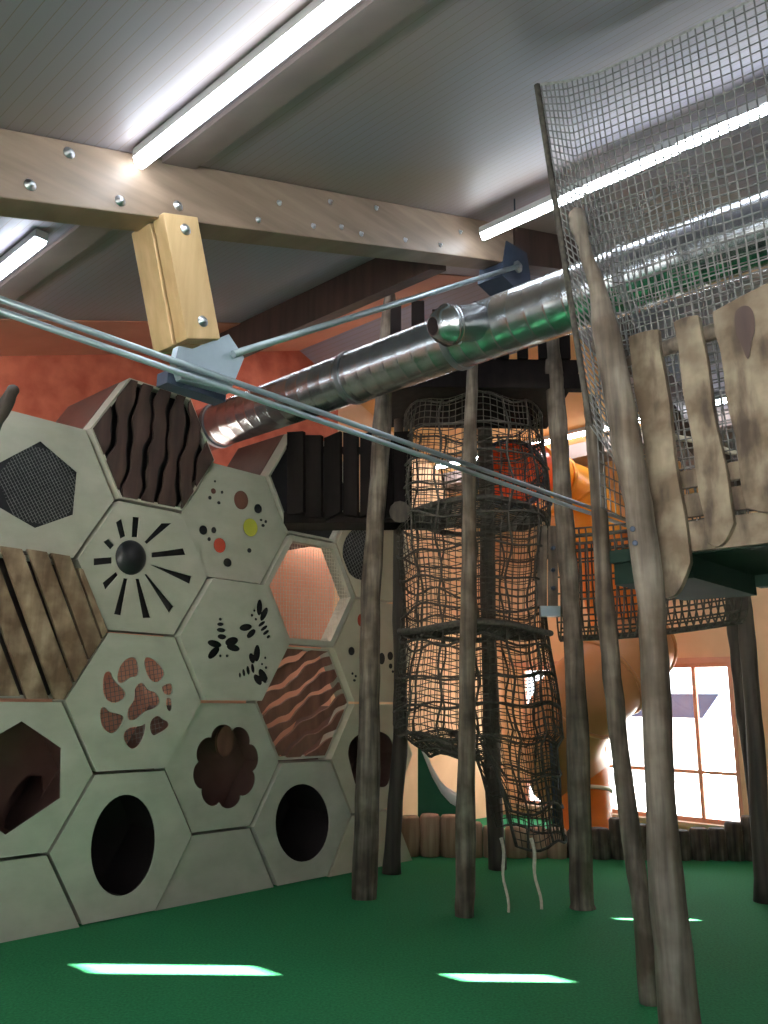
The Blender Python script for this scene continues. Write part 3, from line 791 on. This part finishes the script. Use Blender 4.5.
# top rail: thin log
MB().tube([W(3.565, 1.80, 3.19), W(3.565, 1.4, 3.235), W(3.56, 1.0, 3.25), W(3.565, .4, 3.24), W(3.565, -.8, 3.25)], [.04, .038, .04, .038, .04], 10).build('top_rail', 'post', pf)
MB().lathe(W(3.5, 1.74, 3.27), -UA, [(-.12, .05), (-.04, .052), (.10, .05), (.11, .03)], 12).build('rail_peg', 'post_dark', pf)
def rplank(tl, tr, br_, bl, cut, m='rail_plank', seed=0):
    q_ = [on_u(*p, 3.5) for p in (tl, tr, br_, bl)]
    A = [(p.dot(NA), p.z) for p in q_]
    n_ = 9; pts = []
    rnd = random.Random(seed)
    def lerp(a, b, t_): return (a[0] + (b[0] - a[0]) * t_, a[1] + (b[1] - a[1]) * t_)
    for i in range(n_ + 1):
        p = lerp(A[0], A[1], i / n_); pts.append((p[0], p[1] + (.008 * math.sin(PI * i / n_))))
    for i in range(1, n_):
        p = lerp(A[1], A[2], i / n_); pts.append((p[0] + .006 * math.sin(i * 1.3 + seed), p[1]))
    if cut == 'round':                                    # concave scalloped foot
        for i in range(n_ + 1):
            t_ = i / n_; p = lerp(A[2], A[3], t_); pts.append((p[0], p[1] - .05 * math.sin(PI * t_)))
    else:
        pts += [A[2], A[3]]
    for i in range(1, n_):
        p = lerp(A[3], A[0], i / n_); pts.append((p[0] + .006 * math.sin(i * 1.7 + seed * 2), p[1]))
    return MB().plate(pts, [], lambda nn, zz: W(3.5, nn, zz), UA * .035).build('rail_plank', m, pf, bevel=.004)
rplank((628, 337), (658, 329), (690, 562), (664, 598), 'round', seed=1)
rplank((673, 322), (698, 315), (734, 523), (707, 543), 'round', seed=2)
big = rplank((712, 312), (800, 268), (826, 492), (746, 508), 'round', seed=3)
rplank((806, 270), (850, 250), (880, 470), (834, 488), 'flat', seed=4)
for (cx_, cz_, rr_) in ((1.10, 3.22, .045),):
    kn = MB(); kn.plate(smooth([(cx_ + .04, cz_ + .05), (cx_, cz_ + .075), (cx_ - .04, cz_ + .05), (cx_ - .045, cz_ - .05), (cx_ - .02, cz_ - .11), (cx_, cz_ - .2), (cx_ + .02, cz_ - .11), (cx_ + .04, cz_ - .05)], 2), [], lambda nn, zz: W(3.494, nn, zz), UA * .008)
    kn.build('knot_hole', 'dark_board', big, label='dark knot hole in the wide plank')
MB().tube([on_u(634, 428, 3.62), on_u(665, 436, 3.62), on_u(700, 441, 3.62), on_u(730, 452, 3.62), on_u(780, 455, 3.62)], .014, 8).build('grab_rope', 'rope_pale', pf)
# grey safety net above the platform
gn = thing('safety_net', W(3.6, 1.2, 2.6), 'grey safety net hung round the platform up to the ceiling', 'net')
TE = []
for (x, y) in ((537, 85), (565, 82), (600, 72), (650, 50), (700, 25), (768, -8), (850, -55)):
    r_ = ray(x, y); t_ = (3.63 - .05 - HC) / (r_.z - .35 * r_.dot(UA)); TE.append(CAM + r_ * t_)
BE = [at(590, 425, 3.80)] + [W(3.62, nn, 2.5) for nn in (1.66, 1.5, 1.3, 1.1, .85, .35)]
def poly_lerp(L, t_):
    x = t_ * (len(L) - 1); i = min(int(x), len(L) - 2); return L[i].lerp(L[i + 1], x - i)
def sheet1(a, b):
    p = poly_lerp(TE, a).lerp(poly_lerp(BE, a), b)
    return p + UA * (-.07 * math.sin(PI * min(1, b / .6))) * math.sin(PI * min(1, a * 1.4))
MB().net(sheet1, 40, 50, .0042, 1, 1, 4).build('front_netting', 'net_grey', gn)
MB().tube([sheet1(0, i / 30) for i in range(31)], .016, 8).build('edge_rope', 'rope', gn)
MB().tube([sheet1(i / 40, 0) for i in range(41)], .008, 8).build('edge_rope', 'rope_grey', gn)
def sheet2(a, b):
    nn = 1.8 - a * 2.2; z1 = 4.72 + .1 * a - .1 * math.sin(PI * a); return W(4.42 + .08 * math.sin(PI * b), nn, z1 + (2.4 - z1) * b)
MB().net(sheet2, 40, 42, .0042, 1, 1, 4).build('rear_netting', 'net_grey', gn)
def sheet3(a, b):
    p = W(3.52, 1.84, 0).lerp(W(4.42, 1.8, 0), a); z1 = 4.2 + .5 * a ** 1.5; return W(p.dot(UA), p.dot(NA) + .05 * math.sin(PI * a), z1 + (2.5 - z1) * b)
MB().net(sheet3, 14, 30, .004, 1, 1, 4).build('side_netting', 'net_grey', gn)

# ------------------------------------------------------------------ net tower
TC = Vector((.86, 7.75, 0)); TR = .70
tw = thing('climbing_net', (TC.x, TC.y, .3), 'tall dark rope climbing net hanging as a tube, centre', 'climbing net')
ZT, ZB = 4.34, .42
def tower(a, b):
    an = 2 * PI * a; z = ZT + (ZB - ZT) * b
    r_ = TR * (1 - .06 * math.sin(z * 3.1 + .4)) * (1 + .03 * math.sin(5 * an + z * 2))
    if z < 1.25: r_ *= .92
    x = TC.x + r_ * math.cos(an); y = TC.y + r_ * math.sin(an)
    drift = .10 * (1.4 - z) if z < 1.4 else 0
    return Vector((x + drift * 1.6, y, z + .025 * math.sin(an * 7) + max(0, 1.3 - z) * .8 * min(1, max(0, .5 - 4 * math.cos(an)))))
MB().net(tower, 66, 62, .0048, 1, 1, 4).build('netting', 'net_dark', tw)
rnd = random.Random(5)
for i in range(15):
    z0 = .0 + i / 14; jit = [rnd.uniform(-.05, .05) for _ in range(13)]
    path = []
    for k in range(40):
        a = k / 40; x = a * 12; j0 = int(x); f_ = x - j0; jj = jit[j0] * (1 - f_) + jit[(j0 + 1) % 12] * f_
        p = tower(a, min(1, max(0, z0 + jj * .25)))
        path.append(TC.lerp(p, 1.0) + (p - Vector((TC.x, TC.y, p.z))).normalized() * .01)
    MB().tube(path, .0115, 6, closed=True).build('ring_rope', 'rope', tw)
for k in range(14):
    a = k / 14 + .02
    MB().tube([tower(a + .006 * math.sin(j * 1.1 + k), j / 40) + (tower(a, j / 40) - Vector((TC.x, TC.y, tower(a, j / 40).z))).normalized() * .008 for j in range(41)], .0105, 6).build('upright_rope', 'rope', tw)
for z in (3.32, 2.22):                                      # net floors with a thick rope rim
    MB().net(lambda a, b: Vector((TC.x + TR * .95 * (2 * a - 1), TC.y + TR * .95 * (2 * b - 1) * math.sqrt(max(0, 1 - (2 * a - 1) ** 2)), z + .05 * math.cos(PI * (2 * a - 1)))), 15, 15, .009, 1, 1, 5).build('net_floor', 'rope', tw)
    MB().tube([Vector((TC.x + TR * 1.0 * math.cos(2 * PI * k / 36), TC.y + TR * 1.0 * math.sin(2 * PI * k / 36), z + .03 * math.sin(2 * PI * k / 36 * 3))) for k in range(36)], .028, 8, closed=True).build('rim_rope', 'rope', tw)
for (x0, y0, x1, y1) in ((501, 838, 508, 914), (531, 838, 541, 911)):
    p1 = on_floor(x1, y1); p0 = at(x0, y0, 7.05)
    p1.z = .012
    path = [p0.lerp(p1, k / 10) + Vector((.012 * math.sin(k * .9), 0, -.0 * k)) for k in range(11)]
    MB().tube(path, [.012 if k > 4 else .015 for k in range(11)], 6).build('rope_end', 'rope_pale', tw, label='pale hanging rope end')

# dark deck and pickets on top of the tower
td = thing('tower_deck', (TC.x, TC.y, 4.5), 'dark timber deck with pickets on top of the net tower', 'deck')
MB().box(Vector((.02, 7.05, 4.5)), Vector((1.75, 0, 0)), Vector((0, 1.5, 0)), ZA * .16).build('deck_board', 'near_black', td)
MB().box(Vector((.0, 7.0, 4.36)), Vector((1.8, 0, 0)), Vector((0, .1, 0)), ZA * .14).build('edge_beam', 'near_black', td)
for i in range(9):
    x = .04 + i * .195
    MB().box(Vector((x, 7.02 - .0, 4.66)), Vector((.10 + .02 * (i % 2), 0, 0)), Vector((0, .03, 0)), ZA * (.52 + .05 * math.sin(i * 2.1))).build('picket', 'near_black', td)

# plank balcony between the climbing wall and the tower
bl = thing('plank_balcony', at(345, 520, 7.9), 'dark plank balcony railing between the honeycomb wall and net tower', 'balcony')
bx = [(287, 303), (305, 321), (324, 340), (343, 357), (360, 372), (375, 392), (394, 410)]
for i, (x0, x1) in enumerate(bx):
    Y = 7.2 + .0022 * (x0 - 287)
    tl, tr = at(x0, 432 + (i % 3) * 3, Y), at(x1, 431 + (i % 2) * 4, Y); b_l, b_r = at(x0, 514 + (i % 3) * 3, Y), at(x1, 512 + (i % 2) * 5, Y)
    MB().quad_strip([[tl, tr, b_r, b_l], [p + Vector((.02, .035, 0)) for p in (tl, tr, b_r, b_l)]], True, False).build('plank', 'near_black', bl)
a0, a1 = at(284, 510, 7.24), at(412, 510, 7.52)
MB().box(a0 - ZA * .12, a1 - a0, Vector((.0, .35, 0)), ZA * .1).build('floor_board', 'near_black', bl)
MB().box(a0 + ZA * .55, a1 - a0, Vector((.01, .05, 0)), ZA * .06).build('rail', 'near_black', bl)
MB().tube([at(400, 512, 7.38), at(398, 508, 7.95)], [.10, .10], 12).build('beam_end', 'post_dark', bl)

# plank boards fixed to the right of the tower
bp = thing('plank_shutter', at(548, 600, 7.25), 'small upright weathered boards fixed beside the right side of net tower', 'boards')
for (x0, x1) in ((537, 547), (548.5, 558)):
    tl, tr, b_r, b_l = at(x0, 526, 7.3), at(x1, 526, 7.3), at(x1, 606, 7.3), at(x0, 606, 7.3)
    MB().quad_strip([[tl, tr, b_r, b_l], [p + Vector((0, .03, 0)) for p in (tl, tr, b_r, b_l)]], True, False).build('board', 'post', bp)
for y in (548, 570, 588): MB().lathe(at(553, y, 7.29), Vector((0, -1, 0)), [(-.01, .02), (.02, .018), (.025, .01)], 8).build('peg', 'dark_steel', bp)
MB().box(at(541, 616, 7.26), Vector((.18, 0, 0)), Vector((0, .1, 0)), ZA * .09).build('bracket', 'steel', bp)

# rope net bridge from the tower towards the right
rb = thing('rope_bridge', at(660, 628, 6.6), 'dark rope net bridge sagging below the platform, right of the tower', 'net bridge')
A0, A1 = at(560, 640, 7.5), at(742, 622, 7.0)
def bridge(a, b):
    c_ = A0.lerp(A1, a); c_.z -= .03 * math.sin(PI * a)
    th = PI * (b - .5) * 1.35
    return c_ + Vector((0.15, 1, 0)).normalized() * (.42 * math.sin(th) / math.sin(PI * .5 * 1.0)) + ZA * (.62 * (1 - math.cos(th)))
MB().net(bridge, 26, 16, .0085, 1, 2, 5).build('netting', 'net_dark', rb)
for b_ in (.03, .5, .97): MB().tube([bridge(k / 20, b_) for k in range(21)], .018, 7).build('edge_rope', 'rope', rb)

# ------------------------------------------------------------------ orange tube slide
sl = thing('tube_slide', (2.7, 10.4, 0), 'orange spiral tube slide with a red entry behind the posts', 'slide')
TRs = .5
def spline(P, k=8):
    out = []
    for i in range(len(P) - 1):
        a, b, c_, d = P[max(i - 1, 0)], P[i], P[i + 1], P[min(i + 2, len(P) - 1)]
        for j in range(k):
            t_ = j / k
            out.append(.5 * ((2 * b) + (c_ - a) * t_ + (2 * a - 5 * b + 4 * c_ - d) * t_ ** 2 + (3 * b - a - 3 * c_ + d) * t_ ** 3))
    return out + [P[-1]]
def seg(name, m, path, r_=TRs, sides=30): return MB().tube(path, r_, sides, True, False).build(name, m, sl)
def seam(path, i, m='slide_tan', r_=TRs):
    p = path[i]; d = (path[min(i + 1, len(path) - 1)] - path[max(i - 1, 0)]).normalized()
    a = d.cross(ZA).normalized(); b = a.cross(d)
    MB().tube([p + (a * math.cos(2 * PI * k / 36) + b * math.sin(2 * PI * k / 36)) * (r_ + .008) for k in range(36)], .024, 6, closed=True).build('flange', m, sl)
ent = [at(511, 474, 8.75), at(513, 473, 9.2), at(530, 474, 9.7)]
seg('entry_tube', 'slide_red', ent, .36)
MB().tube([ent[0] + (Vector((math.cos(2 * PI * k / 30), 0, math.sin(2 * PI * k / 30)))) * .37 for k in range(30)], .04, 8, closed=True).build('entry_ring', 'dark_steel', sl)
dmr = []
for i in range(7):
    a = PI / 2 * i / 6
    dmr.append([ent[0] + Vector((.35 * math.cos(a) * math.cos(2 * PI * k / 28), -.02 - .12 * math.sin(a), .35 * math.cos(a) * math.sin(2 * PI * k / 28))) for k in range(28)])
MB().quad_strip(dmr, True, True).build('red_dome', 'slide_red', sl, label='red domed window')
up = spline([at(530, 474, 9.7), at(556, 486, 10.0), at(582, 500, 10.05), at(598, 537, 10.0), at(610, 585, 10.2), at(620, 625, 10.4), at(627, 655, 10.45)])
seg('upper_tube', 'slide_yellow', up[:25], .36); seg('upper_tube', 'slide', up[24:], .36)
for i in (0, 8, 16, 24): seam(up, i, 'slide_yellow', .36)
mid = spline([at(634, 645, 10.45), at(622, 662, 10.1), at(600, 683, 9.9), at(575, 708, 9.95), at(562, 742, 10.3), at(570, 778, 10.6)])
seg('bend_tube', 'slide_tan', mid)
for i in (0, 6, 14, 24): seam(mid, i)
low = spline([at(570, 744, 10.5), at(579, 768, 10.4), at(583, 800, 10.3), at(584, 838, 10.2)])
seg('exit_tube', 'slide', low, .33)
for i in (3, 14): seam(low, i, 'slide_pale', .33)
for (x, y, Y) in ((558, 866, 9.75), (660, 864, 9.85)):
    b_ = on_floor(x, y); b_ = at(x, y, Y); b_.z = 0
    tp_ = Vector((b_.x, b_.y, 1.5 if x < 600 else 1.75))
    MB().tube([b_, tp_], .045, 10).build('support_leg', 'dark_steel', sl)

# small white chute with a green side, left behind the border
ch = thing('small_slide', at(440, 825, 10.0), 'small slide with white chute and green side behind log border', 'slide')
pc = [at(x, y, 9.75) for x, y in ((418, 742), (424, 757), (432, 777), (441, 793), (450, 803), (462, 810), (474, 813))]
gp = [p.copy() for p in pc] + [Vector((pc[-1].x, pc[-1].y, 0)), Vector((pc[0].x, pc[0].y, 0))]
MB().quad_strip([[p for p in gp], [p + Vector((0, .05, 0)) for p in gp]], True, False).build('side_panel', 'chute_green', ch)
MB().quad_strip([[p + Vector((0, y_, z_)) for y_, z_ in ((-.01, 0), (-.01, .12), (.04, .12), (.05, .04), (.5, .04), (.51, .12), (.56, .12), (.56, 0))] for p in pc], True, True).build('chute', 'chute', ch)

# ------------------------------------------------------------------ low palisade of upright logs
xs = [410, 430, 450.5, 472, 494, 516, 537, 557, 578, 600, 620, 640, 661, 681, 700, 718, 735, 752, 770]
hs_ = [816, 814, 815, 822, 826, 826, 827, 828, 830, 828, 818, 824, 834, 830, 828, 828, 822, 816, 812]
for i, (x, y) in enumerate(zip(xs, hs_)):
    Y = 9.2 - .004 * (i - 9)
    r_ = (xs[min(i + 1, len(xs) - 1)] - xs[max(i - 1, 0)]) / (2 if 0 < i < len(xs) - 1 else 1) / F * Y * .465
    p = at(x, 850, Y); h = at(x, y, Y).z
    c_ = Vector((p.x, p.y, 0))
    rings = [[c_ + Vector((math.cos(2 * PI * k / 16) * rr_, math.sin(2 * PI * k / 16) * rr_, z)) for k in range(16)] for z, rr_ in ((0, r_), (h * .5, r_ * 1.01), (h - .025, r_), (h, r_ * .82))]
    MB().quad_strip(rings, True, True).build('border_log', 'log_end' if i < 8 else 'post', None, 'short upright log in the low palisade row along the far floor edge', 'log', 'logs of the low palisade')

# ------------------------------------------------------------------ light
sc = bpy.context.scene
w = bpy.data.worlds.new('world'); sc.world = w; w.use_nodes = True
bg = w.node_tree.nodes['Background']; bg.inputs[0].default_value = (.88, .94, 1, 1); bg.inputs[1].default_value = 5.0
sd_ = bpy.data.lights.new('sun', 'SUN'); sd_.energy = 300; sd_.angle = .004; sd_.color = (1, .97, .9)
so = bpy.data.objects.new('sun', sd_); col.objects.link(so)
so.rotation_euler = SUN.to_track_quat('Z', 'Y').to_euler(); so.location = (6, -4, 8)
vs = sc.view_settings
vs.view_transform = 'Standard'; vs.look = 'None'; vs.exposure = 0.2; vs.gamma = 1; vs.use_curve_mapping = False
sc.cycles.max_bounces = 8
sc.cycles.transparent_max_bounces = 16
sc.cycles.sample_clamp_indirect = 6
sc.cycles.use_denoising = True
